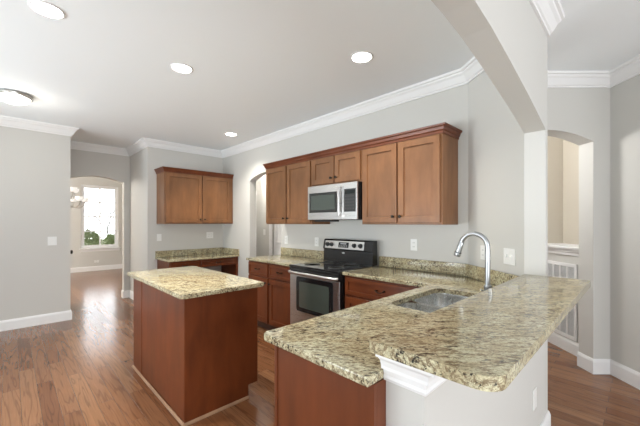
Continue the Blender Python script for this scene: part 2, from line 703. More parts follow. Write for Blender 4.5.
basebd('foyer', [LD(2.515 - e, 3.085 + .0), LD(2.515 - e, 2.92 - e), LD(2.67 - e, 2.92 - e), LD(2.67 - e, 1.42)])
basebd('knee', [LD(KN - e, 5.2), LD(KN - e, 3.09)])
# capital under the bar
CAP = [(0, -.122), (.010, -.122), (.014, -.112), (.010, -.104), (.014, -.086), (.026, -.080), (.026, -.070), (.032, -.052), (.046, -.038), (.056, -.034), (.056, -.022), (.064, -.018), (.066, 0), (0, 0)]
struct('trim_4', sweep(BM(), [(XI - .0125, .869 - e), (XW + e, .869 - e), (XW + e, YC - .01)], CAP, 1.0048), M_WHITE)
# shelf on the knee wall
LEDGE = [(-.32, -.0), (-.32, -.03), (0, -.03), (0, -.095), (.012, -.095), (.014, -.07), (.026, -.055), (.028, -.03), (.045, -.028), (.048, -.012), (.045, 0)]
struct('trim_5', sweep(BM(), [LD(KN - e, 3.92), LD(KN - e, 3.09)], LEDGE, 1.135), M_WHITE)

# hall doorways with white casing
b = BM()
box(b, -6.14, -6.01, HYB - .022, HYB - e, 0, 2.085, .003)
box(b, -6.70, -6.14, HYB - .022, HYB - e, 2.01, 2.085, .003)
struct('trim_6', b, M_WHITE)
b = BM()
for x0, x1 in ((-5.245, -5.155), (-4.405, -4.315)):
    box(b, x0, x1, 3.72 - .022, 3.72 - e, 0, 2.085, .003)
box(b, -5.155, -4.405, 3.72 - .022, 3.72 - e, 2.01, 2.085, .003)
struct('trim_8', b, M_WHITE)


def panel_door(w, h, th, fw, rec=.013, lip=.003, back=0.0):
    """framed door with a recessed flat panel, local (u, v, w)"""
    bm = BM()
    loops = [(0, 0, 0)]
    specs = [(0, back), (0, th - .003), (.003, th), (fw, th), (fw + lip, th - rec)]
    rings = []
    for ins, ww in specs:
        rings.append([bm.verts.new(p) for p in ((ins, ins, ww), (w - ins, ins, ww), (w - ins, h - ins, ww), (ins, h - ins, ww))])
    for a, c in zip(rings, rings[1:]):
        for i in range(4):
            bm.faces.new((a[i], a[(i + 1) % 4], c[(i + 1) % 4], c[i]))
    bm.faces.new(rings[0][::-1])
    bm.faces.new(rings[-1])
    return bm


for nm, dx0, dx1, dy in (('door_2', -6.675, -6.135, HYB + .03), ('door_3', -5.155, -4.405, 3.75)):
    d = obj(nm, box(BM(), dx0, dx1, dy, dy + .04, .01, 2.015), M_WHITE)
    d['kind'] = 'structure'
    hw = (dx1 - dx0) / 2
    for (u0, u1, v0, v1) in ((.08, hw - .03, .12, .86), (hw + .03, 2 * hw - .08, .12, .86), (.08, hw - .03, .98, 1.88), (hw + .03, 2 * hw - .08, .98, 1.88)):
        bm = panel_door(u1 - u0, v1 - v0, .012, .03)
        place(bm, (dx0 + u0, dy - .0005, .01 + v0), (1, 0, 0), (0, -1, 0))
        obj('panel', bm, M_WHITE, d)

# dining window
b = BM()
fr = .045
for (y0, y1, z0, z1) in ((YW0, YW0 + fr, ZW0, ZW1), (YW1 - fr, YW1, ZW0, ZW1), (YW0 + fr, YW1 - fr, ZW1 - fr, ZW1), (YW0 + fr, YW1 - fr, ZW0, ZW0 + fr)):
    box(b, XB - .11, XB - .03, y0, y1, z0, z1)
w = obj('window_1', b, M_WHITE)
w['kind'] = 'structure'
zm = (ZW0 + ZW1) / 2
ym = (YW0 + YW1) / 2
for (z0, z1, dx) in ((ZW0 + fr, zm + .02, 0), (zm - .02, ZW1 - fr, -.03)):
    b = BM()
    a0, a1 = YW0 + fr, YW1 - fr
    xs = (XB - .075 + dx, XB - .045 + dx)
    for (y0, y1, q0, q1) in ((a0, a0 + .035, z0, z1), (a1 - .035, a1, z0, z1), (a0 + .035, a1 - .035, z0, z0 + .04), (a0 + .035, a1 - .035, z1 - .04, z1),
                             (ym - .017, ym + .017, z0 + .04, z1 - .04)):
        box(b, *xs, y0, y1, q0, q1)
    mz = (z0 + z1) / 2
    box(b, *xs, a0 + .035, ym - .017, mz - .017, mz + .017)
    box(b, *xs, ym + .017, a1 - .035, mz - .017, mz + .017)
    s = obj('sash', b, M_WHITE, w)
    obj('pane', box(BM(), xs[0] + .012, xs[0] + .016, a0 + .03, a1 - .03, z0 + .03, z1 - .03), M_GLASS, s)
b = box(BM(), XB - .02, XB + .05, YW0 - .05, YW1 + .05, ZW0 - .03, ZW0, .004)
box(b, XB + e, XB + .015, YW0 - .03, YW1 + .03, ZW0 - .10, ZW0 - .03, .003)
struct('trim_7', b, M_WHITE)

# outdoors seen through the dining window
struct('ground', box(BM(), -40, XB - .16, -20, 24, -.5, -.3), M_LAWN)


def bare_tree(x, y, h, seed, label):
    rnd = random.Random(seed)
    bm = BM()

    def grow(p, d, ln, r, lv):
        q = p + d * ln
        mid = p + d * ln * .5 + Vector((rnd.uniform(-1, 1), rnd.uniform(-1, 1), 0)) * ln * .05
        tube(bm, [p, mid, q], [r, r * .85, r * .7], 4)
        if lv == 0:
            return
        for _ in range(3 if lv > 1 else 4):
            nd = (d + Vector((rnd.uniform(-1, 1), rnd.uniform(-1, 1), rnd.uniform(-.25, .75))) * .8).normalized()
            grow(p + d * ln * rnd.uniform(.55, 1), nd, ln * rnd.uniform(.55, .8), r * .6, lv - 1)
    grow(Vector((x, y, -.3)), Vector((0, 0, 1)), h * .38, h * .014, 5)
    o = obj('bare_tree', bm, M_BARK, base=(x, y, -.3))
    tag(o, label, 'tree', 'bare trees outside the dining window')


bare_tree(-20.5, 2.75, 3.0, 3, 'bare branching tree outside the left panes of the dining window')
bare_tree(-27.0, 5.0, 3.9, 5, 'bare branching tree outside the right panes of the dining window')


def shrub(x, y, rx, h, seed, label):
    rnd = random.Random(seed)
    bm = BM()
    for _ in range(420):
        th, ph = rnd.uniform(0, 6.283), math.acos(rnd.uniform(-.3, 1))
        rr = rnd.uniform(.7, 1.0)
        c = Vector((x + rx * rr * math.sin(ph) * math.cos(th), y + rx * rr * math.sin(ph) * math.sin(th), -.3 + h * (.35 + .62 * rr * math.cos(ph))))
        a = Vector((rnd.uniform(-1, 1), rnd.uniform(-1, 1), rnd.uniform(-1, 1))).normalized() * .12
        q = a.orthogonal().normalized() * .05
        vs = [bm.verts.new(c + v) for v in (-a, q, a, -q)]
        bm.faces.new(vs)
    tube(bm, [(x, y, -.3), (x, y, -.3 + h * .5)], .03, 6)
    o = obj('shrub', bm, M_LEAF, base=(x, y, -.3))
    tag(o, label, 'shrub', 'shrubs outside the dining window')


shrub(-17.5, 2.55, .5, 1.45, 1, 'green shrub outside the lower left panes of the dining window')
shrub(-18.6, 3.75, .5, 1.25, 2, 'green shrub outside the lower right panes of the dining window')

# ---------------------------------------------------------------- cabinets
FACES = {'-y': (Vector((1, 0, 0)), Vector((0, -1, 0))), '+x': (Vector((0, 1, 0)), Vector((1, 0, 0))),
         '-x': (Vector((0, -1, 0)), Vector((-1, 0, 0))), '+y': (Vector((-1, 0, 0)), Vector((0, 1, 0)))}
TH = .021


def knob_bm(p, n):
    return lathe(BM(), [(.008, 0), (.006, .006), (.006, .014), (.013, .019), (.015, .024), (.012, .029), (.005, .031), (0, .031)], p, n, 14)


def front(parent, name, O, face, u0, u1, v0, v1, fw, m, hw=None, hwpos=None):
    U, N_ = FACES[face]
    bm = panel_door(u1 - u0, v1 - v0, TH, fw)
    O = Vector(O)
    place(bm, O + U * u0 + Vector((0, 0, v0)) + N_ * .001, U, N_)
    f = obj(name, bm, m, parent)
    if hw == 'knob':
        p = O + U * hwpos[0] + Vector((0, 0, hwpos[1])) + N_ * (TH + .0008)
        obj('knob', knob_bm(p, N_), M_KNOB, f, smooth=True)
    elif hw == 'pull':
        c = O + U * hwpos[0] + Vector((0, 0, hwpos[1])) + N_ * (TH - .0075)
        bm = BM()
        for s in (-.038, .038):
            lathe(bm, [(.009, 0), (.007, .006), (.005, .02), (.005, .026), (0, .026)], c + U * s, N_, 10)
        tube(bm, [c + U * (s * .038) + N_ * .024 + Vector((0, 0, -.014 * (1 - s * s))) for s in (-1.25, -1, -.6, -.2, .2, .6, 1, 1.25)], [.003, .0045, .0045, .005, .005, .0045, .0045, .003], 8)
        obj('drawer_pull', bm, M_KNOB, f, smooth=True)
    return f


UB, UT = 1.370, 2.155


def upper(label, O, face, w, depth, z0, z1, doors, knobs_low=True):
    """O: lower left corner of the face frame at the wall side of the doors; doors: list of (u0, u1, knob side)"""
    U, N_ = FACES[face]
    O = Vector(O)
    t = thing('upper_cabinet', label, 'cabinet', O + U * w / 2 - N_ * depth / 2 + Vector((0, 0, z0)), 'cherry wall cabinets')
    bm = box(BM(), 0, w, z0, z1, -depth, 0, .002)
    place(bm, O, U, N_)
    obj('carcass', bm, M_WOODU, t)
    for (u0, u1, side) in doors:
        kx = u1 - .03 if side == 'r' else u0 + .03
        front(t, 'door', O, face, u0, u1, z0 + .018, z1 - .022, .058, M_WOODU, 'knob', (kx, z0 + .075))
    return t


YU = 2.602          # face frame plane of the wall run
DU = YR - YU - .001
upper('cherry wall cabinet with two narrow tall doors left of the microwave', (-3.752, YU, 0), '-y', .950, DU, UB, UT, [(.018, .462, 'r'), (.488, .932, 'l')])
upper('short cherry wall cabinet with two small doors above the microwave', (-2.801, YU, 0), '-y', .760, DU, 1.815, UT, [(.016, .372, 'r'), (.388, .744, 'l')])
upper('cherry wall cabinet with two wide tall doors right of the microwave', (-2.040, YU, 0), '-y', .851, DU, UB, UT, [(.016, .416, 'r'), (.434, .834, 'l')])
CC = [(0, 0), (.008, 0), (.010, .020), (.018, .028), (.024, .052), (.034, .060), (.038, .074), (0, .074)]
o = obj('cabinet_crown', sweep(BM(), [(-3.7525, YR - .002), (-3.7525, YU - .0005), (-1.1885, YU - .0005), (-1.1885, YR - .002)], CC, UT - .012), M_WOODH)
tag(o, 'long cherry crown moulding along the top of the cabinets over the range', 'moulding')

XU = -5.275
DD = XU - XD - .001
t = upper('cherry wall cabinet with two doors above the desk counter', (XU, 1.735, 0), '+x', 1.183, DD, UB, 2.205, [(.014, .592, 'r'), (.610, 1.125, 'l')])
o = obj('crown', sweep(BM(), [(XD + .002, 1.7345), (XU + .0005, 1.7345), (XU + .0005, 2.917)], CC, 2.205 - .012), M_WOODH, t)

# base cabinets on the range wall
YB = 2.325
CT = .884


def base_body(t, O, face, w, depth, end_l=True):
    U, N_ = FACES[face]
    bm = box(BM(), 0, w, .105, CT - .001, -depth, 0, .0015)
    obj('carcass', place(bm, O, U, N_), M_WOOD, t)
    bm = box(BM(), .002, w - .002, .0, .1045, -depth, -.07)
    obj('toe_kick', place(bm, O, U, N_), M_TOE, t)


O = Vector((-3.765, YB, 0))
t = thing('base_cabinet', 'cherry base cabinet with two drawers over two doors left of the range', 'cabinet', (-3.25, 2.6, 0), 'cherry base cabinets')
base_body(t, O, '-y', .955, YR - YB - .001)
for (u0, u1, s) in ((.020, .462, 'r'), (.492, .938, 'l')):
    front(t, 'drawer', O, '-y', u0, u1, .705, .865, .032, M_WOODH, 'pull', ((u0 + u1) / 2, .79))
    front(t, 'door', O, '-y', u0, u1, .125, .685, .06, M_WOOD, 'knob', (u1 - .03 if s == 'r' else u0 + .03, .63))

O = Vector((-2.036, YB, 0))
t = thing('base_cabinet', 'cherry base cabinet with a wide drawer right of the range', 'cabinet', (-1.56, 2.6, 0), 'cherry base cabinets')
base_body(t, O, '-y', .900, YR - YB - .001)
front(t, 'drawer', O, '-y', .022, .826, .705, .865, .036, M_WOODH, 'pull', (.424, .79))
for (u0, u1, s) in ((.022, .412, 'r'), (.436, .826, 'l')):
    front(t, 'door', O, '-y', u0, u1, .125, .685, .06, M_WOOD, 'knob', (u1 - .03 if s == 'r' else u0 + .03, .63))

# peninsula cabinet
O = Vector((-1.086, 2.320, 0))
t = thing('base_cabinet', 'cherry sink cabinet forming the peninsula in front of the half wall', 'cabinet', (-.85, 1.5, 0), 'cherry base cabinets')
U, N_ = FACES['-x']
b = box(BM(), 0, .018, .105, CT - .001, -.500, 0)           # far side
box(b, 1.48, 1.498, .105, CT - .001, -.500, 0)              # near side
box(b, .018, 1.48, .105, .125, -.500, 0)
box(b, .018, 1.48, .125, .16, -.012, 0)
box(b, .018, 1.48, .66, .70, -.012, 0)
box(b, .018, 1.48, .85, CT - .001, -.012, 0)
box(b, .018, 1.48, .125, CT - .001, -.500, -.485)
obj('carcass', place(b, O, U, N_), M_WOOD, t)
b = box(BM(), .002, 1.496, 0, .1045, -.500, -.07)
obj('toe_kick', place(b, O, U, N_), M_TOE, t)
for i in range(3):
    u0 = .04 + i * .475
    front(t, 'drawer', O, '-x', u0, u0 + .455, .705, .865, .036, M_WOODH, 'pull', (u0 + .2275, .79))
    front(t, 'door', O, '-x', u0, u0 + .455, .125, .685, .06, M_WOOD, 'knob', (u0 + .425, .63))
b = box(BM(), -1.092, -.586, .806, .8215, 0, CT - .001, .001)
box(b, -1.095, -1.079, .800, .806, 0, CT - .001, .001)
obj('end_panel', b, M_WOOD, t)

# island
IX0, IX1, IY0, IY1 = -3.44, -2.195, .850, 1.436
t = thing('island_cabinet', 'cherry kitchen island cabinet standing alone on the wood floor', 'cabinet', ((IX0 + IX1) / 2, (IY0 + IY1) / 2, 0))
b = box(BM(), IX0 + .02, IX1 - .02, IY0 + .012, IY1 - .022, .105, CT - .001)
box(b, IX0 + .02, IX1 - .02, IY0 + .012, IY1 - .09, 0, .105)
obj('carcass', b, M_WOOD, t)
for x0, x1 in ((IX0, IX0 + .02), (IX1 - .02, IX1)):
    prof = [(IY0 + .0, 0), (IY1 - .085, 0), (IY1 - .085, .105), (IY1, .105), (IY1, CT - .001), (IY0, CT - .001)]
    b = prism(BM(), prof, x0, x1, .001, 1)
    place(b, (0, 0, 0), (0, 1, 0), (1, 0, 0))
    obj('end_panel', b, M_WOOD, t)
obj('back_panel', box(BM(), IX0 + .02, IX1 - .0205, IY0 + .004, IY0 + .012, 0, CT - .001), M_WOOD, t)
obj('stile', box(BM(), IX0 + .0205, IX0 + .26, IY0, IY0 + .004, 0, CT - .001, .001), M_WOOD, t)
obj('stile', box(BM(), IX1 - .032, IX1 - .0205, IY0, IY0 + .004, 0, CT - .001, .001), M_WOOD, t)
SH = [(0, 0), (.012, 0), (.011, .010), (.006, .018), (0, .019)]
obj('shoe_molding', sweep(BM(), [(IX0 - .0005, IY1 - .09), (IX0 - .0005, IY0 - .0005), (IX1 + .0005, IY0 - .0005), (IX1 + .0005, IY1 - .086)], SH, .0005), M_SHOE, t)
O = Vector((IX1 - .02, IY1 - .022, 0))
for i in range(3):
    u0 = .008 + i * .392
    front(t, 'drawer', O, '+y', u0, u0 + .378, .705, .865, .036, M_WOODH, 'pull', (u0 + .189, .79))
    front(t, 'door', O, '+y', u0, u0 + .378, .125, .685, .06, M_WOOD, 'knob', (u0 + .345, .63))

# desk below the left wall cabinet
DT = .82
XF = -5.085
t = thing('desk_cabinet', 'low cherry desk cabinet with drawers and a knee space', 'desk', (-5.4, 2.33, 0))
dz = DT - .031
b = box(BM(), XD + .003, XF, 1.745, 2.22, .10, dz, .0015)
box(b, XD + .003, XF - .06, 1.747, 2.218, 0, .10)
obj('carcass', b, M_WOOD, t)
b = box(BM(), XD + .003, XF, 2.885, YR - .002, 0, dz, .0015)
obj('side_panel', b, M_WOOD, t)
obj('apron', box(BM(), XD + .003, XF, 2.2205, 2.8845, dz - .135, dz, .0015), M_WOODH, t)
O = Vector((XF, 1.745, 0))
front(t, 'drawer', O, '+x', .015, .455, dz - .135, dz - .012, .028, M_WOODH, 'pull', (.2275, dz - .07))
front(t, 'door', O, '+x', .015, .455, .115, dz - .155, .055, M_WOOD, 'knob', (.40, dz - .21))
front(t, 'drawer', O, '+x', .490, 1.125, dz - .122, dz - .012, .026, M_WOODH, 'pull', (.79, dz - .066))

# ---------------------------------------------------------------- granite
t = thing('countertop', 'granite countertop slab between the doorway and the range', 'countertop', (-3.25, 2.58, CT), 'granite countertops')
b = prism(BM(), rounded([(-3.815, YR - .002), (-3.800, 2.295), (-2.808, 2.295), (-2.808, YR - .002)], {1: .02}), CT, .914, .006)
obj('slab', b, M_GRAN, t, smooth=True)
obj('backsplash', box(BM(), -3.812, -2.808, YR - .022, YR - .002, .9145, 1.022, .003), M_GRAN, t)

# peninsula worktop with the sink cut-out
SX0, SX1, SY0, SY1 = -1.056, -.705, 1.575, 2.225
t = thing('countertop', 'L-shaped granite countertop holding the sink in front of the half wall', 'countertop', (-1.0, 1.9, CT), 'granite countertops')
dn = Vector((XI - XDG, YC - YR)).normalized()
pl = [(-2.040, YR - .002), (-2.040, 2.295), (-1.150, 2.295), (-1.150, .775), (XI - .0135, .775), (XI - .0135, YC - .002), (XDG - .002, YR - .003)]
b = prism(BM(), rounded(pl, {2: .012, 3: .02}), CT, .914, .006)
bmesh.ops.recalc_face_normals(b, faces=b.faces)
slab_me = bpy.data.meshes.new('slab')
b.to_mesh(slab_me)
b.free()
cut_bm = prism(BM(), rounded([(SX0, SY0), (SX1, SY0), (SX1, SY1), (SX0, SY1)], .075, 8), CT - .05, .95)
bmesh.ops.recalc_face_normals(cut_bm, faces=cut_bm.faces)
cut_me = bpy.data.meshes.new('cut')
cut_bm.to_mesh(cut_me)
cut_bm.free()
so, cu = bpy.data.objects.new('slab_src', slab_me), bpy.data.objects.new('slab_cut', cut_me)
C.objects.link(so)
C.objects.link(cu)
md = so.modifiers.new('cut', 'BOOLEAN')
md.operation = 'DIFFERENCE'
md.solver = 'EXACT'
md.object = cu
dg = bpy.context.evaluated_depsgraph_get()
dg.update()
em = bpy.data.meshes.new_from_object(so.evaluated_get(dg))
b = BM()
b.from_mesh(em)
bpy.data.objects.remove(so)
bpy.data.objects.remove(cu)
obj('slab', b, M_GRAN, t, smooth=True)
obj('backsplash', box(BM(), -2.040, XDG - .012, YR - .022, YR - .002, .9145, 1.022, .003), M_GRAN, t)
nn = Vector((dn.y, -dn.x))      # into the kitchen
p0, p1 = Vector((XDG - .004, YR - .004)), Vector((XI - .018, YC - .004))
q = [p0 + nn * .002 + dn * .004, p1 + nn * .002, p1 + nn * .022, p0 + nn * .022 + dn * .0]
obj('backsplash', prism(BM(), [tuple(v) for v in q], .9145, 1.022, .003), M_GRAN, t)

# island and bar and desk tops
b = prism(BM(), rounded([(-3.475, .800), (-2.112, .800), (-2.112, 1.450), (-3.475, 1.450)], .018), CT, .914, .008)
tag(obj('countertop', b, M_GRAN, smooth=True), 'rectangular granite countertop on the freestanding kitchen island', 'countertop', 'granite countertops')
b = prism(BM(), rounded([(-.578, .757), (-.222, .760), (-.226, YC - .002), (-.578, YC - .002)], {0: .02, 1: .055, 2: .02}, 10), 1.0055, 1.04, .012, 4)
tag(obj('bar_top', b, M_GRAN, smooth=True), 'raised granite bar top with a rounded corner on the half wall', 'countertop', 'granite countertops')
t = thing('countertop', 'low granite desk top with backsplash below the left wall cabinet', 'countertop', (-5.37, 2.33, DT - .03), 'granite countertops')
b = prism(BM(), rounded([(XD + .002, 1.712), (-5.035, 1.712), (-5.035, YR - .002), (XD + .002, YR - .002)], {1: .02}), DT - .03, DT, .006)
obj('slab', b, M_GRAN, t, smooth=True)
obj('backsplash', box(BM(), XD + .002, XD + .022, 1.714, YR - .002, DT + .0005, DT + .100, .003), M_GRAN, t)
obj('backsplash', box(BM(), XD + .0225, -5.04, YR - .022, YR - .002, DT + .0005, DT + .100, .003), M_GRAN, t)

# ---------------------------------------------------------------- range
X0, X1 = -2.802, -2.046
YF = 2.262
t = thing('kitchen_range', 'stainless steel electric range with black glass cooktop and rear control panel', 'range', ((X0 + X1) / 2, 2.58, 0))
b = box(BM(), X0, X1, YF + .0125, YR - .025, .09, .895, .003)
box(b, X0 + .02, X1 - .02, YF + .09, YR - .06, 0, .0895)
obj('body', b, M_BLACK, t)
obj('cooktop', box(BM(), X0 + .001, X1 - .001, YF - .012, YR - .135, .8955, .920, .006), M_GLASSTOP, t)
for (bx, by, br) in ((-2.60, 2.42, .095), (-2.24, 2.42, .08), (-2.60, 2.66, .075), (-2.24, 2.66, .09)):
    for rr in (br, br * .62):
        b = BM()
        lathe(b, [(rr, 0), (rr, .0004), (rr - .003, .0004), (rr - .003, 0)], (bx, by, .9201), (0, 0, 1), 40)
        obj('burner_ring', b, M_GREY, t)
# backguard
bgp = [(YR - .134, .9205), (YR - .128, 1.05), (YR - .125, 1.063), (YR - .140, 1.075), (YR - .120, 1.178), (YR - .105, 1.190), (YR - .05, 1.190), (YR - .045, .9205)]
b = prism(BM(), bgp, 0, X1 - X0 - .012)
place(b, (X0 + .012, 0, 0), (0, 1, 0), (1, 0, 0))
bgd = obj('backguard', b, M_BLACK, t)
N2 = Vector((0, -.103, .020)).normalized()
V2 = Vector((0, .020, .103)).normalized()
U2 = Vector((1, 0, 0))
PO = Vector((X0 + .006, YR - .140, 1.075)) + N2 * .0006


def onpanel(bm, u, v, w=0.0):
    return place(bm, PO + U2 * u + V2 * v + N2 * w, U2, N2, V2)


pw = X1 - X0 - .006
b = box(BM(), .035, pw - .115, .006, .100, 0, .004, .0015)
cp = obj('control_panel', onpanel(b, 0, 0), M_STEEL, bgd)
obj('display', onpanel(box(BM(), .26, .415, .022, .084, 0, .003, .001), 0, 0, .0042), M_DISPLAY, cp)
b = BM()
for i in range(5):
    for j in range(2):
        box(b, .275 + i * .026, .292 + i * .026, .030 + j * .013, .037 + j * .013, 0, .001)
box(b, .29, .38, .06, .076, 0, .001)
obj('display_print', onpanel(b, 0, 0, .0073), M_GREY, cp)
for u in (.082, .150, .500, .590):
    b = lathe(BM(), [(.026, 0), (.026, .004), (.021, .007), (.019, .026), (.016, .029), (0, .029)], (0, 0, 0), (0, 0, 1), 20)
    box(b, -.004, .004, -.019, .019, .026, .033, .001)
    obj('knob', onpanel(b, u, .052, .0043), M_BLKPLAST, cp, smooth=True)
b = lathe(BM(), [(.014, 0), (.014, .002), (.011, .003), (0, .003)], (0, 0, 0), (0, 0, 1), 20)
for v in b.verts:
    v.co.x *= 1.6
    v.co.y *= .7
place(b, (X0 + .335, YR - .1295, 1.035), (1, 0, 0), (0, -1, .04))
obj('badge', b, M_STEEL, bgd)
# oven door
b = box(BM(), X0 + .004, X1 - .004, YF, YF + .012, .245, .815, .004)
od = obj('oven_door', b, M_STEEL, t)
bm = BM()
ol = rounded([(0, 0), (.552, 0), (.552, .375), (0, .375)], .03)
prism(bm, ol, 0, .004)
place(bm, (X0 + .115, YF - .0006, .425), (1, 0, 0), (0, -1, 0))
wf = obj('window', bm, M_BLACK, od)
bm = BM()
prism(bm, rounded([(0, 0), (.452, 0), (.452, .280), (0, .280)], .02), 0, .002)
place(bm, (X0 + .165, YF - .0047, .470), (1, 0, 0), (0, -1, 0))
obj('pane', bm, M_INNER, wf)
b = BM()
zc = .845
tube(b, [(X0 + .02, YF - .012, zc), (X0 + .024, YF - .030, zc), (X0 + .05, YF - .045, zc), (X0 + .2, YF - .050, zc), (X1 - .2, YF - .050, zc), (X1 - .05, YF - .045, zc), (X1 - .024, YF - .030, zc), (X1 - .02, YF - .012, zc)], .015, 12)
obj('handle', b, M_STEEL, od, smooth=True)
obj('vent_strip', box(BM(), X0 + .003, X1 - .003, YF - .010, YF + .012, .822, .893, .004), M_BLACK, t)
b = box(BM(), X0 + .004, X1 - .004, YF, YF + .012, .095, .232, .004)
dr = obj('storage_drawer', b, M_STEEL, t)

# ---------------------------------------------------------------- microwave
X0, X1 = -2.798, -2.050
Z0, Z1 = 1.418, 1.8135
YM = 2.530
t = thing('microwave', 'stainless steel over-the-range microwave hung under the short wall cabinet', 'microwave', ((X0 + X1) / 2, 2.72, Z0))
obj('body', box(BM(), X0 + .002, X1 - .001, YM + .022, YR - .002, Z0, Z1, .003), M_BLACK, t)
dw = .555
b = box(BM(), X0, X0 + dw, YM, YM + .021, Z0 + .004, Z1 - .002, .004)
md_ = obj('door', b, M_STEEL, t)
obj('window', box(BM(), X0 + .030, X0 + .470, YM - .003, YM + .001, Z0 + .085, Z1 - .085, .004), M_OVENGLASS, md_)
obj('window_mesh', box(BM(), X0 + .060, X0 + .440, YM - .0045, YM - .003, Z0 + .115, Z1 - .115, .0005), M_INNER, [x for x in md_.children][0])
b = BM()
hx = X0 + .515
box(b, hx - .014, hx + .014, YM - .036, YM - .022, Z0 + .045, Z1 - .045, .004)
for z in (Z0 + .07, Z1 - .07):
    box(b, hx - .008, hx + .008, YM - .0225, YM - .0005, z - .012, z + .012)
obj('handle', b, M_STEEL, md_, smooth=True)
b = box(BM(), X0 + dw + .002, X1, YM, YM + .021, Z0 + .004, Z1 - .002, .004)
cp = obj('control_panel', b, M_STEEL, t)
kp = obj('keypad', box(BM(), X0 + dw + .018, X1 - .018, YM - .003, YM + .001, Z0 + .085, Z1 - .07, .002), M_BLKPLAST, cp)
ux0 = X0 + dw + .03
obj('display', box(BM(), ux0, X1 - .03, YM - .0042, YM - .003, Z1 - .125, Z1 - .085), M_DISPLAY, kp)
for j in range(5):
    for i in range(4):
        x = ux0 + .006 + i * .034
        z = Z0 + .115 + j * .032
        obj('button', box(BM(), x, x + .016, YM - .0042, YM - .003, z, z + .010), M_KEYS, kp)
obj('badge', box(BM(), X0 + dw - .02, X0 + dw + .025, YM - .0012, YM + .0005, Z0 + .03, Z0 + .055), M_PLATE, cp)
obj('bottom_vent', box(BM(), X0 + .06, X0 + .32, YM + .05, YM + .2, Z0 - .018, Z0 - .0005, .003), M_BLKPLAST, t)

# ---------------------------------------------------------------- sink and faucet
t = sink = thing('sink', 'stainless steel undermount double-bowl sink set in the peninsula countertop', 'sink', ((SX0 + SX1) / 2, (SY0 + SY1) / 2, .70))


def bowl(x0, x1, y0, y1, depth):
    bm = BM()
    rings = []
    for ins, z in ((-.012, CT - .001), (0, CT - .001), (.002, CT - .02), (.012, CT - depth + .03), (.030, CT - depth + .006), (.055, CT - depth)):
        rings.append([bm.verts.new((px, py, z)) for px, py in rounded([(x0 + ins, y0 + ins), (x1 - ins, y0 + ins), (x1 - ins, y1 - ins), (x0 + ins, y1 - ins)], max(.03, .07 - ins * .5), 6)])
    n = len(rings[0])
    for a, c in zip(rings, rings[1:]):
        for i in range(n):
            bm.faces.new((a[i], a[(i + 1) % n], c[(i + 1) % n], c[i]))
    bm.faces.new(rings[-1])
    return bm


for (y0, y1, dp) in ((SY0 - .004, 1.815, .16), (1.847, SY1 + .004, .20)):
    bw = obj('bowl', bowl(SX0 - .004, SX1 + .004, y0, y1, dp), M_SINK, t, smooth=True)
    b = lathe(BM(), [(.045, .0), (.045, .004), (.036, .005), (.030, .001), (0, .001)], ((SX0 + SX1) / 2, (y0 + y1) / 2, CT - dp + .0005), (0, 0, 1), 24)
    obj('drain', b, M_CHROME, bw, smooth=True)

obj('divider', box(BM(), SX0 + .004, SX1 - .004, 1.8155, 1.8465, CT - .06, CT - .012, .006), M_SINK, sink)

FX, FY = -.655, 2.035
t = thing('faucet', 'tall chrome gooseneck pull-down faucet rising behind the sink', 'faucet', (FX, FY, .914))
b = lathe(BM(), [(.028, 0), (.028, .006), (.023, .010), (.021, .014), (.020, .085), (.0215, .088), (.0215, .098), (.019, .102), (0, .102)], (FX, FY, .9145), (0, 0, 1), 24)
obj('base', b, M_CHROME, t, smooth=True)
b = BM()
ra = .078
zt = 1.242
pts = [(FX, FY, 1.0), (FX, FY, 1.1), (FX, FY, zt)]
pts += [(FX - ra + ra * math.cos(a), FY, zt + ra * math.sin(a)) for a in [math.pi * i / 14 * .93 for i in range(1, 15)]]
tube(b, pts, .0145, 14)
obj('spout', b, M_CHROME, t, smooth=True)
e0, e1 = Vector(pts[-2]), Vector(pts[-1])
dd = (e1 - e0).normalized()
b = lathe(BM(), [(.0150, 0), (.0165, .004), (.0170, .03), (.0195, .075), (.0205, .088), (.018, .092), (0, .092)], e1 - dd * .004, dd, 18)
sh = obj('spray_head', b, M_CHROME, t, smooth=True)
b = lathe(BM(), [(.0208, 0), (.0208, .004), (.0208, .005)], e1 + dd * .060, dd, 18)
obj('seam_ring', b, M_BLKPLAST, sh)
b = BM()
tube(b, [(FX, FY - .018, .962), (FX, FY - .036, .964)], .013, 12)
tube(b, [(FX, FY - .034, .964), (FX - .004, FY - .055, .985), (FX - .01, FY - .085, 1.0)], [.008, .006, .005], 8)
obj('lever_handle', b, M_CHROME, t, smooth=True)

# ---------------------------------------------------------------- plates on the walls


def plate(kind, label, P, U, N_, w=.072, h=.116, gang=1, blank=False):
    U, N_ = Vector(U).normalized(), Vector(N_).normalized()
    P = Vector(P) + N_ * .0006
    nm = {'outlet': 'wall_outlet', 'switch': 'light_switch', 'blank': 'blank_plate'}[kind]
    t = thing(nm, label, {'outlet': 'outlet', 'switch': 'light switch', 'blank': 'wall plate'}[kind], P, 'white wall plates')
    b = box(BM(), -w / 2, w / 2, -h / 2, h / 2, 0, .006, .002)
    obj('plate', place(b, P, U, N_), M_PLATE, t)
    for g in range(gang):
        u = (g - (gang - 1) / 2) * .046
        if kind == 'outlet':
            for v in (-.02, .02):
                b = prism(BM(), rounded([(u - .016, v - .014), (u + .016, v - .014), (u + .016, v + .014), (u - .016, v + .014)], .009), .006, .0085)
                s = obj('socket', place(b, P, U, N_), M_PLATE, t)
                b = box(BM(), u - .008, u - .005, v - .004, v + .006, .0086, .009)
                box(b, u + .005, u + .008, v - .004, v + .006, .0086, .009)
                obj('slot', place(b, P, U, N_), M_SLOT, s)
        elif kind == 'switch':
            b = box(BM(), u - .005, u + .005, -.004, .012, .006, .017, .001)
            obj('toggle', place(b, P, U, N_), M_PLATE, t)
    return t


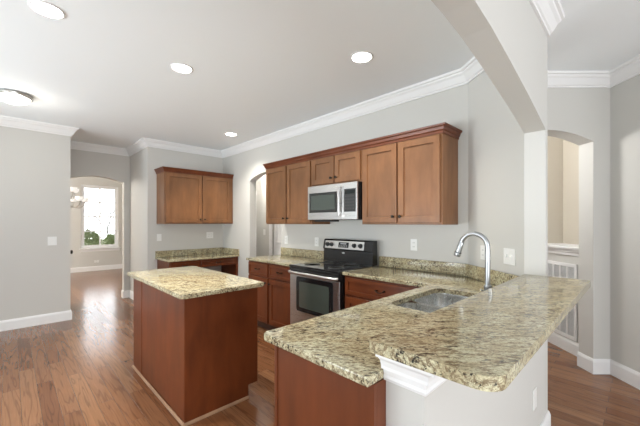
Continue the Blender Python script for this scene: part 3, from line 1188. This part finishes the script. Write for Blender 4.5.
plate('switch', 'white double switch plate on the left wall', (XL, .42, 1.135), (0, 1, 0), (1, 0, 0), .098, .120, 2)
plate('switch', 'white switch plate on the desk wall below the left end of its cabinet', (XD, 1.775, 1.145), (0, 1, 0), (1, 0, 0), .072, .116)
plate('outlet', 'white double outlet plate above the desk backsplash, near the room corner', (XD, 2.655, 1.16), (0, 1, 0), (1, 0, 0), .13, .116, 2)
plate('outlet', 'white outlet on the range wall closest to the arched doorway', (-3.70, YR, 1.135), (1, 0, 0), (0, -1, 0))
plate('outlet', 'white outlet on the range wall just left of the range control panel', (-3.05, YR, 1.135), (1, 0, 0), (0, -1, 0))
plate('outlet', 'white outlet on the range wall under the wide right wall cabinet', (-1.63, YR, 1.165), (1, 0, 0), (0, -1, 0))
plate('outlet', 'white outlet on the diagonal wall, half hidden behind the faucet', (XDG + dn.x * .225, YR + dn.y * .225, 1.142), (dn.x, dn.y, 0), (nn.x, nn.y, 0))
plate('switch', 'white double switch plate on the diagonal wall right of the faucet', (XDG + dn.x * .532, YR + dn.y * .532, 1.142), (dn.x, dn.y, 0), (nn.x, nn.y, 0), .116, .116, 2)
plate('blank', 'blank white plate low on the white half wall under the bar', (XW, 2.19, .19 + .17), (0, 1, 0), (1, 0, 0))
plate('outlet', 'white outlet low on the dining room wall under the window', (XB, 1.80, .27), (0, 1, 0), (1, 0, 0), .116, .072)
plate('switch', 'white switch plate on the hall wall seen through the arched doorway', (-5.43, 3.72, 1.20), (1, 0, 0), (0, -1, 0))

# return-air grille in the knee wall
g0, g1 = 3.30, 4.06
t = thing('return_air_grille', 'white return air grille in the wall under the white shelf', 'vent', (*LD(KN, (g0 + g1) / 2), .155))
GU, GN = -F, -R


def gbox(bm, a0, a1, z0, z1, w0, w1):
    p = box(BM(), g1 - a1, g1 - a0, z0, z1, w0, w1)
    v = R * KN + F * g1
    place(p, (v.x, v.y, 0), GU, GN)
    return merge(bm, p)


obj('backing', gbox(BM(), g0, g1, .15, .95, .0006, .003), M_GAP, t)
b = BM()
for a in ((g0, g0 + .03, .15, .95), (g1 - .03, g1, .15, .95), (g0 + .03, g1 - .03, .15, .185), (g0 + .03, g1 - .03, .915, .95)):
    gbox(b, *a, .003, .016)
obj('frame', b, M_WHITE, t)
b = BM()
n = 7
for i in range(1, n):
    a = g0 + .03 + (g1 - g0 - .06) * i / n
    gbox(b, a - .010, a + .010, .185, .915, .003, .014)
obj('mullion', b, M_WHITE, t)
b = BM()
for i in range(60):
    z = .188 + i * .0121
    gbox(b, g0 + .03, g1 - .03, z, z + .008, .003, .010)
obj('louvre', b, M_MESH, t)

# ---------------------------------------------------------------- lights


def can_light(x, y, label, power=80):
    t = thing('recessed_light', label, 'ceiling light', (x, y, CH), 'recessed ceiling lights')
    b = lathe(BM(), [(.077, -.004), (.081, -.008), (.090, -.006), (.094, -.001), (.077, -.001)], (x, y, CH), (0, 0, 1), 32)
    obj('trim_ring', b, M_WHITE, t, smooth=True)
    b = lathe(BM(), [(.0765, -.001), (.0765, -.005), (.05, -.009), (0, -.010)], (x, y, CH), (0, 0, 1), 32)
    obj('lens', b, M_LAMP, t, smooth=True)
    l = bpy.data.lights.new('downlight', 'SPOT')
    l.energy = power
    l.color = (1, .955, .85)
    l.spot_size = math.radians(125)
    l.spot_blend = 1.0
    l.shadow_soft_size = .07
    lo = bpy.data.objects.new('downlight', l)
    lo.location = (x, y, CH - .03)
    C.objects.link(lo)


can_light(-2.66, .17, 'recessed ceiling light nearest the camera, high above the open floor', 80)
can_light(-2.84, 1.08, 'recessed ceiling light directly above the island', 95)
can_light(-1.62, 2.06, 'recessed ceiling light above the counter right of the range', 50)
can_light(-4.42, 2.42, 'recessed ceiling light furthest away, near the corner by the arched doorway', 90)

DX, DY = -4.65, .03
t = thing('flush_mount_light', 'round flush-mount dome ceiling light with a nickel rim', 'ceiling light', (DX, DY, CH))
b = lathe(BM(), [(.08, -.001), (.147, -.004), (.156, -.018), (.152, -.034), (.136, -.040), (.130, -.030), (.08, -.026)], (DX, DY, CH), (0, 0, 1), 40)
obj('rim', b, M_NICKEL, t, smooth=True)
b = lathe(BM(), [(.132, -.034), (.128, -.052), (.108, -.076), (.078, -.092), (.04, -.101), (0, -.104)], (DX, DY, CH), (0, 0, 1), 40)
obj('glass_dome', b, M_DOME, t, smooth=True)
l = bpy.data.lights.new('dome_glow', 'POINT')
l.energy = 3.2
l.color = (1, .955, .85)
l.shadow_soft_size = .14
lo = bpy.data.objects.new('dome_glow', l)
lo.location = (DX, DY, CH - .30)
C.objects.link(lo)

t = thing('fire_sprinkler', 'small metal fire sprinkler on the ceiling beside the arched beam', 'sprinkler', (-.86, 1.26, CH))
b = lathe(BM(), [(.035, -.001), (.035, -.004), (.022, -.008), (.012, -.010), (.010, -.03), (0, -.03)], (-.86, 1.26, CH), (0, 0, 1), 20)
obj('escutcheon', b, M_NICKEL, t, smooth=True)
b = lathe(BM(), [(.004, -.03), (.004, -.045), (.016, -.046), (.016, -.048), (0, -.048)], (-.86, 1.26, CH), (0, 0, 1), 16)
obj('deflector', b, M_NICKEL, t)

# chandelier in the dining room
HX, HY, HZ = -8.95, .92, 1.80
t = thing('chandelier', 'nickel chandelier with frosted glass shades hanging in the dining room', 'chandelier', (HX, HY, CH))
b = lathe(BM(), [(.065, 0), (.065, -.015), (.03, -.03), (0, -.03)], (HX, HY, CH - .0005), (0, 0, 1), 20)
obj('canopy', b, M_NICKEL, t, smooth=True)
b = BM()
tube(b, [(HX, HY, CH - .03), (HX, HY, HZ + .42)], .006, 8)
obj('chain', b, M_NICKEL, t)
b = lathe(BM(), [(0, -.10), (.018, -.08), (.03, -.05), (.02, 0), (.014, .05), (.02, .15), (.03, .2), (.016, .26), (.012, .40), (.006, .43), (0, .43)], (HX, HY, HZ), (0, 0, 1), 16)
obj('column', b, M_NICKEL, t, smooth=True)
for (cnt, rad, zo, ph) in ((6, .31, .07, .62), (3, .20, .27, .3)):
    for i in range(cnt):
        a = ph + 2 * math.pi * i / cnt
        u = Vector((math.cos(a), math.sin(a), 0))
        c = Vector((HX, HY, HZ + zo - .07))
        b = BM()
        tube(b, [c + u * .02, c + u * rad * .35 + Vector((0, 0, -.07)), c + u * rad * .7 + Vector((0, 0, -.075)), c + u * rad * .95 + Vector((0, 0, -.01)), c + u * rad + Vector((0, 0, .06))], .009, 8)
        lathe(b, [(.03, .05), (.034, .062), (.012, .075), (.012, .05)], c + u * rad, (0, 0, 1), 12)
        ar = obj('arm', b, M_NICKEL, t, smooth=True)
        b = lathe(BM(), [(.028, .07), (.055, .085), (.075, .115), (.086, .16), (.082, .165), (.070, .118), (.05, .092), (0, .08)], c + u * rad, (0, 0, 1), 18)
        obj('glass_shade', b, M_SHADE, ar, smooth=True)
l = bpy.data.lights.new('dining_fill', 'POINT')  # unseen fill added away from the chandelier to brighten the dining room
l.energy = 135
l.color = (1, .95, .87)
l.shadow_soft_size = .25
lo = bpy.data.objects.new('dining_fill', l)
lo.location = (-8.6, -.7, 2.45)
C.objects.link(lo)
